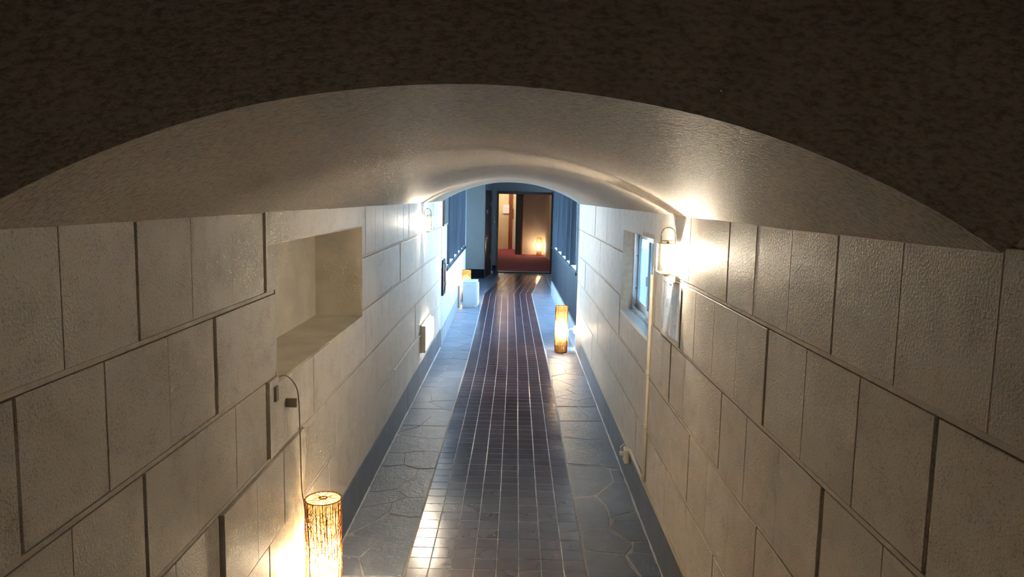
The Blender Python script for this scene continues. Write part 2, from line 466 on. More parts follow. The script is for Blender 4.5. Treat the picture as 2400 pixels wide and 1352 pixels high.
def block_wall(parent, xf, side, hole):
    s = 1 if side == 'L' else -1        # blocks reach into the wall along -s
    rnd = random.Random(11 if side == 'L' else 12)
    for r, (z0, z1) in enumerate(ROWS):
        ph = 1.732 if r % 2 == 0 else 1.288       # a wide joint stands here, the others every third pitch
        k0 = int(math.floor((YB-ph)/(3*PITCH)))
        for k in range(k0, 20):
            a = ph+3*PITCH*k; b = a+3*PITCH
            if b <= YB+.05 or a >= Y1-.02: continue
            fine = a < 3.3 or (r == 0 and ((side == 'L' and 4.3 < a < 6.9) or (side == 'R' and a < 3.4)))
            if a < -.2: fine = False
            wide = .0072 if a < 2.8 else (.0038 if a < 4.2 else .0022)
            wide_b = .0072 if b < 2.8 else (.0038 if b < 4.2 else .0022)
            cuts = [a, a+PITCH, a+2*PITCH, b] if fine else [a, b]
            proud = rnd.uniform(-.0015, .0025)
            if side == 'L' and r == 2 and abs(a-2.62) < .1: proud = .009
            if side == 'L' and r == 3 and abs(a-2.17) < .1: proud = .012
            if side == 'R' and r == 0: proud += .003
            if side == 'L' and r == 0: proud += .002
            for i in range(len(cuts)-1):
                g0 = wide if i == 0 else .0007; g1 = wide_b if i == len(cuts)-2 else .0007
                y0, y1 = max(cuts[i]+g0, YB), min(cuts[i+1]-g1, Y1)
                if y1-y0 < .03: continue
                zt = z1-(.002 if r else 0); zb = z0+(.015 if r < 4 else .001)
                full = (y0, y1, zb, zt); parts = cut(full, hole)
                if not parts: continue
                mb = MB(); x = xf+s*(proud+rnd.uniform(-.0008, .0008))
                for q in parts: face_block(mb, x, xf-s*REC*1.5, *q, .0013 if parts == [full] else .0003)
                mb.build('stone_block', 'oya_stone', parent)
    mb = MB()
    for z in (ZA, ZBL, ZC, ZD):
        for q in cut((YB, Y1, z+.0015, z+.0135), hole): mb.box(xf-s*REC, xf-s*.001, q[0], q[1], q[2], q[3])
    mb.build('mortar_joint', 'mortar', parent)
    mb = MB(); mb.box(xf, xf-s*.1, YB, Y0+.0, ZS+.012, 5.2); mb.build('upper_plaster', 'vault_plaster', parent)
block_wall(wl, XL, 'L', NICHE)
block_wall(wr, XR, 'R', WINDOW)

# niche lining
def niche():
    y0, y1, z0, z1 = NICHE; d = XL-.262; mb = MB(); t = .03
    mb.box(d-t, d, y0-t, y1+t, z0-t, z1+t)
    mb.build('niche_back', 'niche_plaster', wl)
    for nm, bx in (('niche_sill', (d, XL+.003, y0, y1, z0-t, z0+.003)), ('niche_head', (d, XL+.001, y0, y1, z1-.003, z1+.004)), ('niche_jamb', (d, XL+.002, y1-.003, y1+.003, z0+.003, z1-.003)), ('niche_jamb', (d, XL+.002, y0-.003, y0+.003, z0+.003, z1-.003))):
        MB().box(*bx).build(nm, 'niche_plaster', wl)
niche()

# ---- baseboards
def baseboard(name, xf, s, label, seed, y_end):
    rnd = random.Random(seed)
    p = MB().box(xf-s*.02, xf-s*.016, YB, y_end, 0, ZE).build(name, 'joint_backing'); struct(p, label)
    y = YB
    while y < y_end-.02:
        w = rnd.choice((.30, .45, .59, .30)); e = min(y+w, y_end)
        mb = MB(); face_block(mb, xf+s*(.001+rnd.uniform(0, .002)), xf-s*.016, y+.0012, e-.0012, -.02, ZE-.001, .0015)
        mb.build('baseboard_slab', 'baseboard_slate', p); y = e
    v = []; f = []
    yy = YB; i = 0
    while yy < y_end:
        w = .006+.006*rnd.random(); v += [(xf, yy, .002), (xf+s*w, yy, .0025), (xf, yy, .010+.006*rnd.random())]
        if i: k = 3*i; f += [(k-3, k-2, k+1, k), (k-2, k-1, k+2, k+1)]
        yy += .05; i += 1
    MB().add(v, f).build('caulk_line', 'caulk', p)
baseboard('baseboard_left', XL, 1, 'blue grey slate baseboard along the left wall', 5, Y1)
baseboard('baseboard_right', XR, -1, 'blue grey slate baseboard along the right wall', 6, Y1-.02)

# ------------------------------------------------------------------ floor
TP, TR, TX = .10785, .1115, -.494          # tile pitch across and along, left edge of the path
PW = 8*TP
def path_shift(y): return 0 if y < 8 else -.0105*(y-8)
floor = MB().box(-1.6, 1.7, YB, 17.86, -.2, -.0006).build('floor', 'grout'); struct(floor, 'passage floor with a tiled path between strips of crazy paving')
tmb = MB()
def tile_geo(mb, cx, cy, z, a=0.0):
    w, d, c = TP/2-.0022, TR/2-.0021, .0011
    q = [(-w, -d), (w, -d), (w, d), (-w, d)]; qi = [(-w+c, -d+c), (w-c, -d+c), (w-c, d-c), (-w+c, d-c)]
    ca, sa = math.cos(a), math.sin(a)
    T = lambda x, y, zz: (cx+x*ca-y*sa, cy+x*sa+y*ca, zz)
    v = [T(x, y, z-.012) for x, y in q]+[T(x, y, z-.0005) for x, y in q]+[T(x, y, z) for x, y in qi]
    f = [(8, 9, 10, 11)]
    for i in range(4):
        j = (i+1) % 4; f += [(i, j, 4+j, 4+i), (4+i, 4+j, 8+j, 8+i)]
    mb.add(v, f)
tile_geo(tmb, 0, 0, 0); tile_me = tmb.mesh('tile'); tile_me.materials.append(MATS['glazed_brown_tile'])
rnd = random.Random(21)
YT0 = 3.484-2*TR
for r in range(37):
    for c in range(8):
        o = place('tile', tile_me, None, floor, (TX+(c+.5)*TP+rnd.uniform(-.0006, .0006), YT0+(r+.5)*TR+rnd.uniform(-.0006, .0006), rnd.uniform(-.0001, .0004)), rnd.uniform(-.004, .004))
        o.rotation_euler.x = rnd.uniform(-.003, .003); o.rotation_euler.y = rnd.uniform(-.003, .003)
mb = MB()
y = YT0+37*TR
while y < 13.88:
    for c in range(8): tile_geo(mb, TX+path_shift(y)+(c+.5)*TP, y+TR/2, rnd.uniform(-.0001, .0004))
    y += TR
y = YT0
while y > YB+.2:
    for c in range(8): tile_geo(mb, TX+(c+.5)*TP, y-TR/2, rnd.uniform(-.0001, .0004))
    y -= TR
tag(mb.build('tile_field', 'glazed_brown_tile', floor), kind='stuff')
# the path turns towards the doorway
mb = MB(); ang = -.088; ox, oy = TX+path_shift(13.9), 13.93; ca, sa = math.cos(ang), math.sin(ang)
for r in range(34):
    for c in range(8):
        x, yy = (c+.5)*TP, (r+.5)*TR; X, Yt = ox+x*ca-yy*sa, oy+x*sa*.15+yy*ca
        if Yt < 17.8: tile_geo(mb, X, Yt, rnd.uniform(-.0001, .0004), ang*.15)
tag(mb.build('tile_field', 'glazed_brown_tile', floor), kind='stuff')

LEFT_STONES = [[(-0.734,3.576),(-0.682,3.766),(-0.671,3.774),(-0.501,3.779),(-0.501,3.397),(-0.681,3.397),(-0.694,3.447),(-0.731,3.546)],
[(-0.860,3.601),(-0.860,3.806),(-0.807,3.815),(-0.683,3.773),(-0.741,3.582)],
[(-0.860,3.592),(-0.741,3.576),(-0.692,3.424),(-0.684,3.397),(-0.860,3.389)],
[(-0.831,3.856),(-0.713,4.048),(-0.679,4.097),(-0.545,4.057),(-0.500,4.067),(-0.502,3.782),(-0.598,3.774),(-0.690,3.779),(-0.808,3.818)],
[(-0.858,3.835),(-0.858,4.175),(-0.695,4.236),(-0.684,4.145),(-0.719,4.048)],
[(-0.689,4.262),(-0.615,4.336),(-0.500,4.342),(-0.500,4.072),(-0.552,4.060),(-0.680,4.105),(-0.683,4.162)],
[(-0.858,4.183),(-0.858,4.401),(-0.798,4.413),(-0.686,4.463),(-0.669,4.396),(-0.617,4.341),(-0.690,4.266),(-0.770,4.220)],
[(-0.858,4.485),(-0.858,4.686),(-0.683,4.635),(-0.658,4.586),(-0.691,4.469),(-0.800,4.420),(-0.858,4.414)],
[(-0.858,4.692),(-0.858,4.853),(-0.709,4.887),(-0.607,4.817),(-0.614,4.669),(-0.647,4.587),(-0.684,4.641)],
[(-0.604,4.817),(-0.500,4.834),(-0.500,4.348),(-0.612,4.345),(-0.677,4.441),(-0.645,4.577),(-0.612,4.663)],
[(-0.858,4.862),(-0.858,5.117),(-0.738,5.124),(-0.718,4.894),(-0.794,4.860)],
[(-0.735,5.124),(-0.663,5.161),(-0.501,5.158),(-0.500,4.838),(-0.605,4.821),(-0.714,4.894)],
[(-0.858,5.333),(-0.750,5.315),(-0.675,5.253),(-0.599,5.177),(-0.679,5.160),(-0.738,5.126),(-0.858,5.119)],
[(-0.858,5.346),(-0.858,5.519),(-0.713,5.477),(-0.536,5.447),(-0.500,5.464),(-0.501,5.163),(-0.600,5.179),(-0.676,5.258),(-0.751,5.321)],
[(-0.845,5.533),(-0.810,5.636),(-0.704,5.760),(-0.500,5.760),(-0.500,5.473),(-0.563,5.451),(-0.717,5.480)],
[(-0.858,5.634),(-0.858,5.760),(-0.723,5.760),(-0.704,5.757),(-0.810,5.639),(-0.858,5.539)]]
RIGHT_STONES = [[(0.376,3.705),(0.581,3.665),(0.589,3.546),(0.622,3.444),(0.376,3.433)],
[(0.584,3.660),(0.620,3.698),(0.725,3.666),(0.725,3.449),(0.626,3.444)],
[(0.644,3.817),(0.725,3.830),(0.725,3.672),(0.621,3.703)],
[(0.376,3.973),(0.529,3.977),(0.584,3.880),(0.634,3.822),(0.631,3.764),(0.583,3.669),(0.376,3.711)],
[(0.542,3.986),(0.573,4.070),(0.725,4.081),(0.725,3.832),(0.634,3.826)],
[(0.555,4.114),(0.725,4.210),(0.725,4.088),(0.569,4.074)],
[(0.376,4.386),(0.508,4.419),(0.552,4.278),(0.556,4.114),(0.536,3.985),(0.376,3.978)],
[(0.517,4.435),(0.646,4.658),(0.725,4.662),(0.725,4.362),(0.719,4.215),(0.558,4.118),(0.556,4.285)],
[(0.376,4.972),(0.604,4.947),(0.649,4.877),(0.645,4.675),(0.513,4.440),(0.376,4.401)],
[(0.652,4.877),(0.725,4.871),(0.725,4.665),(0.647,4.667)],
[(0.376,5.559),(0.589,5.486),(0.725,5.515),(0.725,5.043),(0.722,4.881),(0.605,4.953),(0.376,4.982)],
[(0.376,5.961),(0.725,5.972),(0.725,5.527),(0.590,5.494),(0.376,5.571)],
[(0.376,6.35),(0.547,6.39),(0.620,6.096),(0.609,5.973),(0.376,5.974)],
[(0.554,6.39),(0.725,6.40),(0.725,5.981),(0.612,5.973),(0.623,6.096)]]
def clip_poly(poly, px, py, nx, ny):
    out = []; n = len(poly)
    for i in range(n):
        a, b = poly[i], poly[(i+1) % n]
        da = (a[0]-px)*nx+(a[1]-py)*ny; db = (b[0]-px)*nx+(b[1]-py)*ny
        if da <= 0: out.append(a)
        if (da < 0 < db) or (db < 0 < da):
            t = da/(da-db); out.append((a[0]+(b[0]-a[0])*t, a[1]+(b[1]-a[1])*t))
    return out
def crazy(x0, x1, y0, y1, seed, step=.27):
    rnd = random.Random(seed); seeds = []; y = y0+step*.3; k = 0
    while y < y1:
        n = 2 if rnd.random() < .75 else 1
        for i in range(n):
            seeds.append((x0+(x1-x0)*((i+.5)/n+rnd.uniform(-.16, .16)), y+rnd.uniform(-.4, .4)*step))
        y += step*rnd.uniform(.8, 1.2)*(1 if n == 2 else .7)
    cells = []
    for i, s in enumerate(seeds):
        poly = [(x0, y0), (x1, y0), (x1, y1), (x0, y1)]
        for j, t in enumerate(seeds):
            if i == j or abs(t[1]-s[1]) > 1.4: continue
            mx, my = (s[0]+t[0])/2, (s[1]+t[1])/2
            poly = clip_poly(poly, mx, my, t[0]-s[0], t[1]-s[1])
            if len(poly) < 3: break
        if len(poly) >= 3:
            q = []
            for p in poly:
                if not q or (Vector(p)-Vector(q[-1])).length > .012: q.append(p)
            if len(q) > 2 and (Vector(q[0])-Vector(q[-1])).length < .012: q.pop()
            if len(q) >= 3: cells.append(q)
    return cells
rnd = random.Random(5)
def lay(polys):
    for q in polys:
        n = len(q); area = sum(q[i][0]*q[(i+1) % n][1]-q[(i+1) % n][0]*q[i][1] for i in range(n))/2
        if area < 0: q = q[::-1]
        if abs(area) < .002: continue
        z = rnd.uniform(0, .0035)
        MB().prism(inset(q, rnd.uniform(.0008, .0022)), -.03, z, .0022).build('paving_stone', 'paving_slate', floor)
lay(LEFT_STONES); lay(RIGHT_STONES)
lay(crazy(-.860, -.501, YB+2.3, 3.385, 31)); lay(crazy(.376, .726, YB+2.3, 3.43, 32))
lay(crazy(-.860, -.501, 5.765, 8.86, 33, .25)); lay(crazy(.376, .726, 6.405, 8.86, 34, .27))
shear = lambda P: [[(x+path_shift(y), y) for x, y in q] for q in P]
lay(shear(crazy(-.868, -.501, 8.87, 14.0, 35, .3))); lay(shear(crazy(.376, .728, 8.87, 13.9, 36, .3)))
for x0, x1, y0, y1, sd in ((-1.45, -.56, 14.02, 16.55, 41), (.72, 1.55, 13.95, 17.8, 42)):
    lay(crazy(x0, x1, y0, y1, sd, .45))
lay([[(-.54, 14.05), (-.25, 17.3), (-.25, 17.82), (-.5, 17.82), (-.58, 16.6)], [(.33, 13.95), (.70, 13.95), (.70, 17.8), (.66, 17.8)]])

# ------------------------------------------------------------------ right wall window, trim and fittings
def window_right():
    y0, y1, z0, z1 = WINDOW
    w = MB(); xo = .800
    # timber and plaster lining of the recess
    w.box(XR-.003, xo, y1-.003, y1+.02, z0, z1-.003); w.box(XR-.003, xo, y0-.02, y0+.003, z0, z1-.003); w.box(XR-.003, xo, y0-.02, y1+.02, z1-.003, z1+.02)
    root = struct(w.build('window_1', 'mortar'), 'small aluminium sliding window with white sill in the right wall')
    MB().box(XR-.007, xo+.03, y0, y1+.02, z0-.022, z0+.003).build('sill', 'white_plastic', root)
    fr = MB(); a, b = xo, xo+.052
    fr.box(a, b, y0, y1, z1-.022, z1); fr.box(a, b, y0, y1, z0, z0+.024); fr.box(a, b, y0, y0+.02, z0+.024, z1-.022); fr.box(a, b, y1-.02, y1, z0+.024, z1-.022)
    fo = fr.build('window_frame', 'aluminium', root)
    for z in (1.18, 1.40): MB().lathe([(.0, 0), (.004, 0), (.004, .002), (0, .002)], 8, (0, 0, 0)).build('screw', 'dark_gap', fo)
    sc = [o for o in COL.objects if o.name.startswith('screw')]
    for o, z in zip(sc, (1.18, 1.40)): o.location = (xo+.02, y1-.0215, z); o.rotation_euler.x = math.pi/2
    def sash(xs, ya, yb, nm):
        m = MB(); t = .018; e = .030
        m.box(xs, xs+t, ya, ya+e, z0+.024, z1-.022); m.box(xs, xs+t, yb-e, yb, z0+.024, z1-.022)
        m.box(xs, xs+t, ya+e, yb-e, z0+.024, z0+.075); m.box(xs, xs+t, ya+e, yb-e, z1-.052, z1-.022)
        s = m.build('sash', 'aluminium', root)
        MB().box(xs+.007, xs+.011, ya+e, yb-e, z0+.075, z1-.052).build('pane', 'obscure_glass', s)
        return s
    sash(xo+.028, 4.60, y1-.021, 'a'); s2 = sash(xo+.006, y0+.021, 4.66, 'b')
    MB().box(xo-.004, xo+.006, 4.632, 4.652, 1.25, 1.31).build('latch', 'steel', s2)
window_right()

# white capping strip over the right baseboard
struct(MB().box(XR, XR-.010, 1.5, Y1-.02, ZE, ZE+.014).build('trim_1', 'ivory_plastic'), 'thin white strip capping the right baseboard')
struct(MB().box(XR+.1, XR-.006, Y1-.02, Y1, 0.0, ZS+.02).build('trim_2', 'white_paint'), 'white corner strip ending the right passage wall')

def raceway():
    t = empty('cable_raceway', (XR-.003, 4.03, .24))
    tag(t, 'ivory surface cable raceway dropping beside the small window', 'cable duct')
    MB().cbox(-.014, 0, -.011, .011, .02, 1.145, .002).build('vertical_duct', 'ivory_plastic', t)
    MB().cbox(-.0135, 0, -.008, .50, .008, .026, .002).build('horizontal_duct', 'ivory_plastic', t)
    for z in (.02, .31, .605): MB().cbox(-.017, 0, -.014, .014, z, z+.022, .002).build('joint_cover', 'ivory_plastic', t)
raceway()
def outlet(loc, s, label, cord=None):
    t = empty('outlet_box', loc); tag(t, label, 'socket')
    MB().cbox(-s*.034, 0, -.04, .04, -.045, .045, .005).build('housing', 'ivory_plastic', t)
    MB().cbox(-s*.036, -s*.034, -.026, .026, -.033, .033, .0008).build('socket_face', 'white_plastic', t)
    MB().cbox(-s*.06, -s*.036, -.012, .014, -.004, .022, .004).build('plug', 'ivory_plastic', t)
    if cord: MB().tube(cord, .003, 6).build('plug_cord', 'white_cord', t)
    return t
outlet((XR, 4.60, .200), 1, 'ivory surface socket on the right baseboard beside the raceway', [(-.05, 0, .02), (-.055, .01, .05), (-.03, .03, .062), (-.012, .05, .05), (-.012, .09, .03)])
outlet((XR-.002, 8.79, .255), 1, 'ivory surface socket at the far end of the right wall')

def notice():
    y0, y1, z0, z1 = 3.315, 3.755, 1.130, 1.408; mb = MB(); ny, nz = 22, 8; v = []; f = []
    for j in range(nz+1):
        for i in range(ny+1):
            a, b = i/ny, j/nz; w = .004+.0025*math.sin(a*17+b*2)+.0015*math.sin(a*31)*b
            v.append((XR-w, y0+(y1-y0)*a, z0+(z1-z0)*b-.004*math.sin(a*3.1)))
    for j in range(nz):
        for i in range(ny): k = j*(ny+1)+i; f.append((k, k+ny+1, k+ny+2, k+1))
    n = len(v); v2 = [(x+.0008, y, z) for x, y, z in v]
    mb.add(v, f, True); mb.add(v2, [g[::-1] for g in f], True)
    o = mb.build('notice_sheet', 'printed_sheet')
    tag(o, 'laminated pale blue printed sheet taped under the right lantern', 'notice')
    def strip(a0, a1, b0, b1, mat, nm):
        m = MB(); vv = []; ff = []; k = 8
        for j in (0, 1):
            for i in range(k+1):
                a = a0+(a1-a0)*i/k; b = b0 if j == 0 else b1; w = .0052+.0025*math.sin(a*17+b*2)+.0015*math.sin(a*31)*b
                vv.append((XR-w, y0+(y1-y0)*a, z0+(z1-z0)*b-.004*math.sin(a*3.1)))
        for i in range(k): ff.append((i, i+k+1, i+k+2, i+1))
        m.add(vv, ff, True).build(nm, mat, o)
    strip(0, 1, 0, .07, 'paper', 'sheet_margin'); strip(0, 1, .94, 1, 'paper', 'sheet_margin'); strip(0, .05, .07, .94, 'paper', 'sheet_margin'); strip(.96, 1, .07, .94, 'paper', 'sheet_margin')
notice()

# ------------------------------------------------------------------ lanterns on the walls
def lantern(loc, s, label):
    # s = +1: fixed to the right wall, the wall lies at local x = +.047
    t = empty('wall_lantern', loc); tag(t, label, 'lamp', 'wall lanterns in the passage')
    w = .040; zb, zt = 0, .132
    MB().cbox(-w, w, -w, w, zb-.004, zb+.003, .001).build('bottom_plate', 'brass', t)
    fin = MB().lathe([(.004, -.004), (.016, -.006), (.018, -.010), (.008, -.015), (0, -.016)], 14, (0, 0, 0), cap=False).build('finial', 'brass', t)
    MB().box(-w-.002, w+.002, -w-.002, w+.002, zt-.003, zt).build('top_plate', 'brass', t)
    MB().lathe([(.006, zt), (.006, zt+.009), (.027, zt+.0095), (.027, zt+.0125), (.0, zt+.014)], 18, (0, 0, 0), cap=False).build('cap', 'brass', t)
    for sx in (-1, 1):
        for sy in (-1, 1):
            MB().box(sx*w-.0022, sx*w+.0022, sy*w-.0022, sy*w+.0022, zb+.003, zt-.003).build('post', 'brass', t)
    for sx, sy in ((1, 0), (-1, 0), (0, 1), (0, -1)):
        if sx: b = (sx*w-.0008, sx*w+.0008, -w+.003, w-.003)
        else: b = (-w+.003, w-.003, sy*w-.0008, sy*w+.0008)
        MB().box(*b, zb+.004, zt-.004).build('glass_pane', 'lantern_glass', t)
    MB().lathe([(.018, .003), (.022, .006), (.022, .026), (.016, .028)], 16).build('lamp_holder', 'ivory_plastic', t)
    MB().lathe([(R_TUBE*.7, .029), (R_TUBE, .034), (R_TUBE, .029+H_TUBE-.006), (R_TUBE*.7, .029+H_TUBE)], 12).build('light_tube', 'lantern_tube', t)
    point_light('lantern_light', t, (0, 0, .078), P_SCONCE, LANTERN_COL, .007)
    pts = [(-.032, 0, zt), (-.032, 0, zt+.035)]+[(-.032*math.cos(a), 0, zt+.035+.036*math.sin(a)) for a in [math.pi*i/14 for i in range(15)]]+[(.032, 0, zt+.035), (.032, 0, zt)]
    MB().tube(pts, .0036, 8).build('carrying_loop', 'brass', t)
    m = MB(); m.cbox(min(s*.0435, s*.049), max(s*.0435, s*.049), -.022, .022, .0, .10, .001); m.box(min(s*.03, s*.045), max(s*.03, s*.045), -.006, .006, zb, zb+.008); m.build('wall_bracket', 'brass', t)
    return t
lantern((XR-.0495, 3.43, 1.452), 1, 'lit brass and glass lantern with loop on the right wall above the notice')
lantern((XL+.0495, 7.05, 1.452), -1, 'lit brass and glass lantern with loop on the left wall beyond the niche')

# ------------------------------------------------------------------ woven floor lamps
LR, LH = .0725, .54
def lamp_meshes():
    rnd = random.Random(9); M = {}
    M['paper'] = MB().lathe([(LR-.004, .012), (LR-.004, LH-.006)], 40, cap=False)
    top = MB().lathe([(LR-.004, LH-.006), (.002, LH-.005)], 40, cap=False); M['top'] = top
    wk = MB()
    for i in range(120):
        a0 = 2*math.pi*i/120+rnd.uniform(-.05, .05); pts = []
        for k in range(13):
            z = .01+(LH-.012)*k/12; a = a0+.05*math.sin(k*.9+i*1.7); r = LR-.001+.0015*math.sin(k*1.3+i)
            pts.append((r*math.cos(a), r*math.sin(a), z))
        wk.tube(pts, rnd.uniform(.0007, .0014), 3)
    for i in range(90):
        z0 = rnd.uniform(.02, LH-.03); a0 = rnd.uniform(0, 6.28); sp = rnd.uniform(1.2, 5.5); dz = rnd.uniform(-.16, .16); pts = []
        n = 16
        for k in range(n+1):
            t = k/n; z = min(max(z0+dz*t+.006*math.sin(t*9+i), .012), LH-.004); a = a0+sp*t; r = LR+.0012+.0012*math.sin(t*14+i)
            pts.append((r*math.cos(a), r*math.sin(a), z))
        wk.tube(pts, rnd.uniform(.0007, .0014), 3)
    for i in range(110):
        # curls clustered in the upper and lower thirds
        z0 = rnd.choice((rnd.uniform(.03, .2), rnd.uniform(.36, .52))); a0 = rnd.uniform(0, 6.28); pts = []
        for k in range(10):
            t = k/9; z = min(max(z0+.03*math.sin(t*6.3+i), .012), LH-.006); a = a0+.7*t+.15*math.sin(t*7); r = LR+.002
            pts.append((r*math.cos(a), r*math.sin(a), z))
        wk.tube(pts, .0011, 3)
    for i in range(44):
        a = 2*math.pi*i/44+rnd.uniform(-.05, .05); b = a+rnd.uniform(-.5, .5); r1 = rnd.uniform(.004, .03)
        wk.tube([(LR*math.cos(a), LR*math.sin(a), LH-.004), ((LR+r1)/2*math.cos((a+b)/2), (LR+r1)/2*math.sin((a+b)/2), LH-.002), (r1*math.cos(b), r1*math.sin(b), LH-.002)], rnd.uniform(.0007, .0012), 3)
    for i in range(8):
        r = rnd.uniform(.006, .02); wk.tube([(r*math.cos(a), r*math.sin(a), LH-.001) for a in [6.283*k/12 for k in range(12)]], .0011, 3, True)
    M['weave'] = wk
    for key, z in (('rim', LH-.004), ('lower_rim', .012)): M[key] = MB().tube([((LR+.001)*math.cos(6.283*k/36), (LR+.001)*math.sin(6.283*k/36), z) for k in range(36)], .0022, 5, True)
    M['base'] = MB().lathe([(LR-.003, 0), (LR-.001, .002), (LR-.001, .010), (LR-.012, .012)], 36)
    M['stem'] = MB().lathe([(.016, .012), (.016, .20), (.020, .205), (.020, .232)], 12)
    M['bulb'] = MB().lathe([(.012, .232), (.02, .24), (R_BULB, .26), (R_BULB*.9, .275), (.014, .285), (0, .288)], 12, cap=False)
    return {k: m.mesh(k) for k, m in M.items()}
LM = lamp_meshes()
LM_MAT = {'paper': 'lamp_paper', 'top': 'lamp_paper', 'weave': 'wicker_vine', 'rim': 'wicker_vine', 'lower_rim': 'wicker_vine', 'base': 'wicker_vine', 'stem': 'ivory_plastic', 'bulb': 'bulb'}
LM_NAME = {'paper': 'paper_shade', 'top': 'shade_top', 'weave': 'vine_weave', 'rim': 'shade_rim', 'lower_rim': 'shade_rim', 'base': 'base', 'stem': 'lamp_stem', 'bulb': 'bulb'}
def floor_lamp(loc, rz, label, cord=None):
    t = empty('floor_lamp', loc, rz); tag(t, label, 'lamp', 'woven cylinder floor lamps')
    for k, me in LM.items():
        o = place(LM_NAME[k], me, LM_MAT[k], t)
    point_light('lamp_light', t, (0, 0, .26), P_FLOOR, LAMP_COL, .02)
    if cord:
        c, s = math.cos(-rz), math.sin(-rz)
        pts = [((x-loc[0])*c-(y-loc[1])*s, (x-loc[0])*s+(y-loc[1])*c, z-loc[2]) for x, y, z in cord]
        MB().tube(pts, .0024, 6).build('cord', 'cord_rubber' if loc[1] < 5 else 'white_cord', t)
    return t
def bez(pts, n=8):
    # Catmull-Rom through the points
    P = [Vector(p) for p in pts]; P = [P[0]]+P+[P[-1]]; out = []
    for i in range(1, len(P)-2):
        for k in range(n):
            t = k/n; a, b, c, d = P[i-1], P[i], P[i+1], P[i+2]
            out.append(.5*((2*b)+(c-a)*t+(2*a-5*b+4*c-d)*t*t+(3*b-a-3*c+d)*t**3))
    out.append(P[-2]); return out
cx = XL+.019
floor_lamp((-.7655, 3.00, .003), .3, 'glowing vine cylinder lamp below the niche, closest to the viewer',
           bez([(XL-.01, 2.745, 1.097), (-.848, 2.79, 1.10), (-.822, 2.825, 1.055), (-.813, 2.835, .99), (-.8135, 2.85, .83), (-.8135, 2.86, .643), (-.808, 2.87, .57), (-.799, 2.895, .42), (-.797, 2.90, .2), (-.80, 2.915, .02)]))
floor_lamp((.545, 8.72, .003), 1.1, 'glowing vine cylinder lamp standing at the end of the right wall',
           bez([(.671, 8.79, .266), (.64, 8.79, .258), (.628, 8.78, .20), (.635, 8.76, .08), (.66, 8.74, .012), (.70, 8.72, .008), (.68, 8.66, .008), (.61, 8.68, .008)]))
floor_lamp((-.815, 12.80, .003), 2.3, 'glowing vine cylinder lamp half hidden behind the white metal unit')
floor_lamp((.70, 22.9, .045), 4.0, 'glowing vine cylinder lamp on the red carpet of the far room')

tag(MB().cbox(XL+.0105, XL+.051, 2.803, 2.813, .974, 1.008, .001).build('cable_clip', 'grey_tape'), 'small grey bracket holding the lamp cord off the wall under the niche', 'clip')
tag(MB().cbox(XL+.009, XL+.018, 2.672, 2.70, 1.03, 1.085, .001).build('wall_hook_plate', 'grey_tape'), 'small upright grey plate fixed below the corner of the niche', 'plate')

# ------------------------------------------------------------------ low wall light on the left
def night_light():
    t = empty('low_wall_light', (XL, 7.30, .46)); tag(t, 'lit white rounded box light low on the left wall', 'lamp')
    MB().cbox(0, .014, -.36, .37, -.135, .125, .003).build('back_plate', 'ivory_plastic', t)
    # diffuser with the far lower corner rounded
    prof = [(-.34, -.115)]+[(.35-.12+.12*math.cos(a), -.115+.12-.12*math.sin(a)) for a in [math.pi/2*(1-k/8) for k in range(9)]]+[(.35, .07), (.31, .108), (-.34, .108)]
    n = len(prof); v = [(.016, y, z) for y, z in prof]+[(.046, y, z) for y, z in prof]
    cy, cz = 0, 0
    vi = [(.056, y*.93, z*.86) for y, z in prof]
    f = [tuple(range(2*n, 3*n))]
    for i in range(n):
        j = (i+1) % n; f += [(i, j, n+j, n+i), (n+i, n+j, 2*n+j, 2*n+i)]
    MB().add(v+vi, f).build('diffuser', 'diffuser', t)
    MB().box(.016, .030, -.30, .30, .1085, .112).build('light_slot', 'diffuser_edge', t)
    MB().cbox(.014, .050, -.362, -.342, -.13, .12, .002).build('end_cap', 'ivory_plastic', t)
    MB().lathe([(0, 0), (.010, 0), (.010, .004), (0, .004)], 10).build('sensor_button', 'white_plastic', t)
    t.children[-1].location = (.056, -.08, -.05); t.children[-1].rotation_euler.y = math.pi/2
    MB().tube(bez([(.006, -.36, .03), (.005, -.6, .052), (.005, -1.0, .058), (.005, -1.9, .058)], 6), .0045, 6).build('supply_cable', 'white_cord', t)
night_light()

# ------------------------------------------------------------------ hall beyond the vault
def LX(y): return XL-.0125*(y-9.05)
def RX(y): return .736-.0135*(y-9.05)
HZ = 2.55
YLE, YRE = 14.2, 14.03
def strip_wall(mb, fx, y0, y1, t, z0, z1, s):
    # slab along the hall, room face on the line x = fx(y), thickness t outward
    v = [(fx(y0), y0, z0), (fx(y1), y1, z0), (fx(y1)+s*t, y1, z0), (fx(y0)+s*t, y0, z0)]
    v += [(x, y, z1) for x, y, z in v]
    mb.add(v, [(0, 3, 2, 1), (4, 5, 6, 7), (0, 1, 5, 4), (1, 2, 6, 5), (2, 3, 7, 6), (3, 0, 4, 7)])
    return mb
LW = (9.66, 14.08, .86, 2.32)
m = MB()
strip_wall(m, LX, Y1, YLE, .10, .20, LW[2]-.035, -1); strip_wall(m, LX, Y1, LW[0]-.035, .10, LW[2]-.035, HZ, -1)
strip_wall(m, LX, LW[1]+.02, YLE, .10, LW[2]-.035, HZ, -1); strip_wall(m, LX, LW[0]-.035, LW[1]+.02, .10, LW[3], HZ, -1)
whl = struct(m.build('wall_hall_left', 'white_paint'), 'white hall wall under the long dark window')
for z0, z1 in ((.93, 1.07), (1.073, 1.20), (1.203, 1.405)):
    strip_wall(MB(), lambda y: LX(y)+.004, Y1+.01, LW[0]-.04, .01, z0, z1, -1).build('board', 'white_paint', whl)
bl = MB(); strip_wall(bl, lambda y: LX(y)+.002, Y1, YLE, .05, -.05, .198, -1)
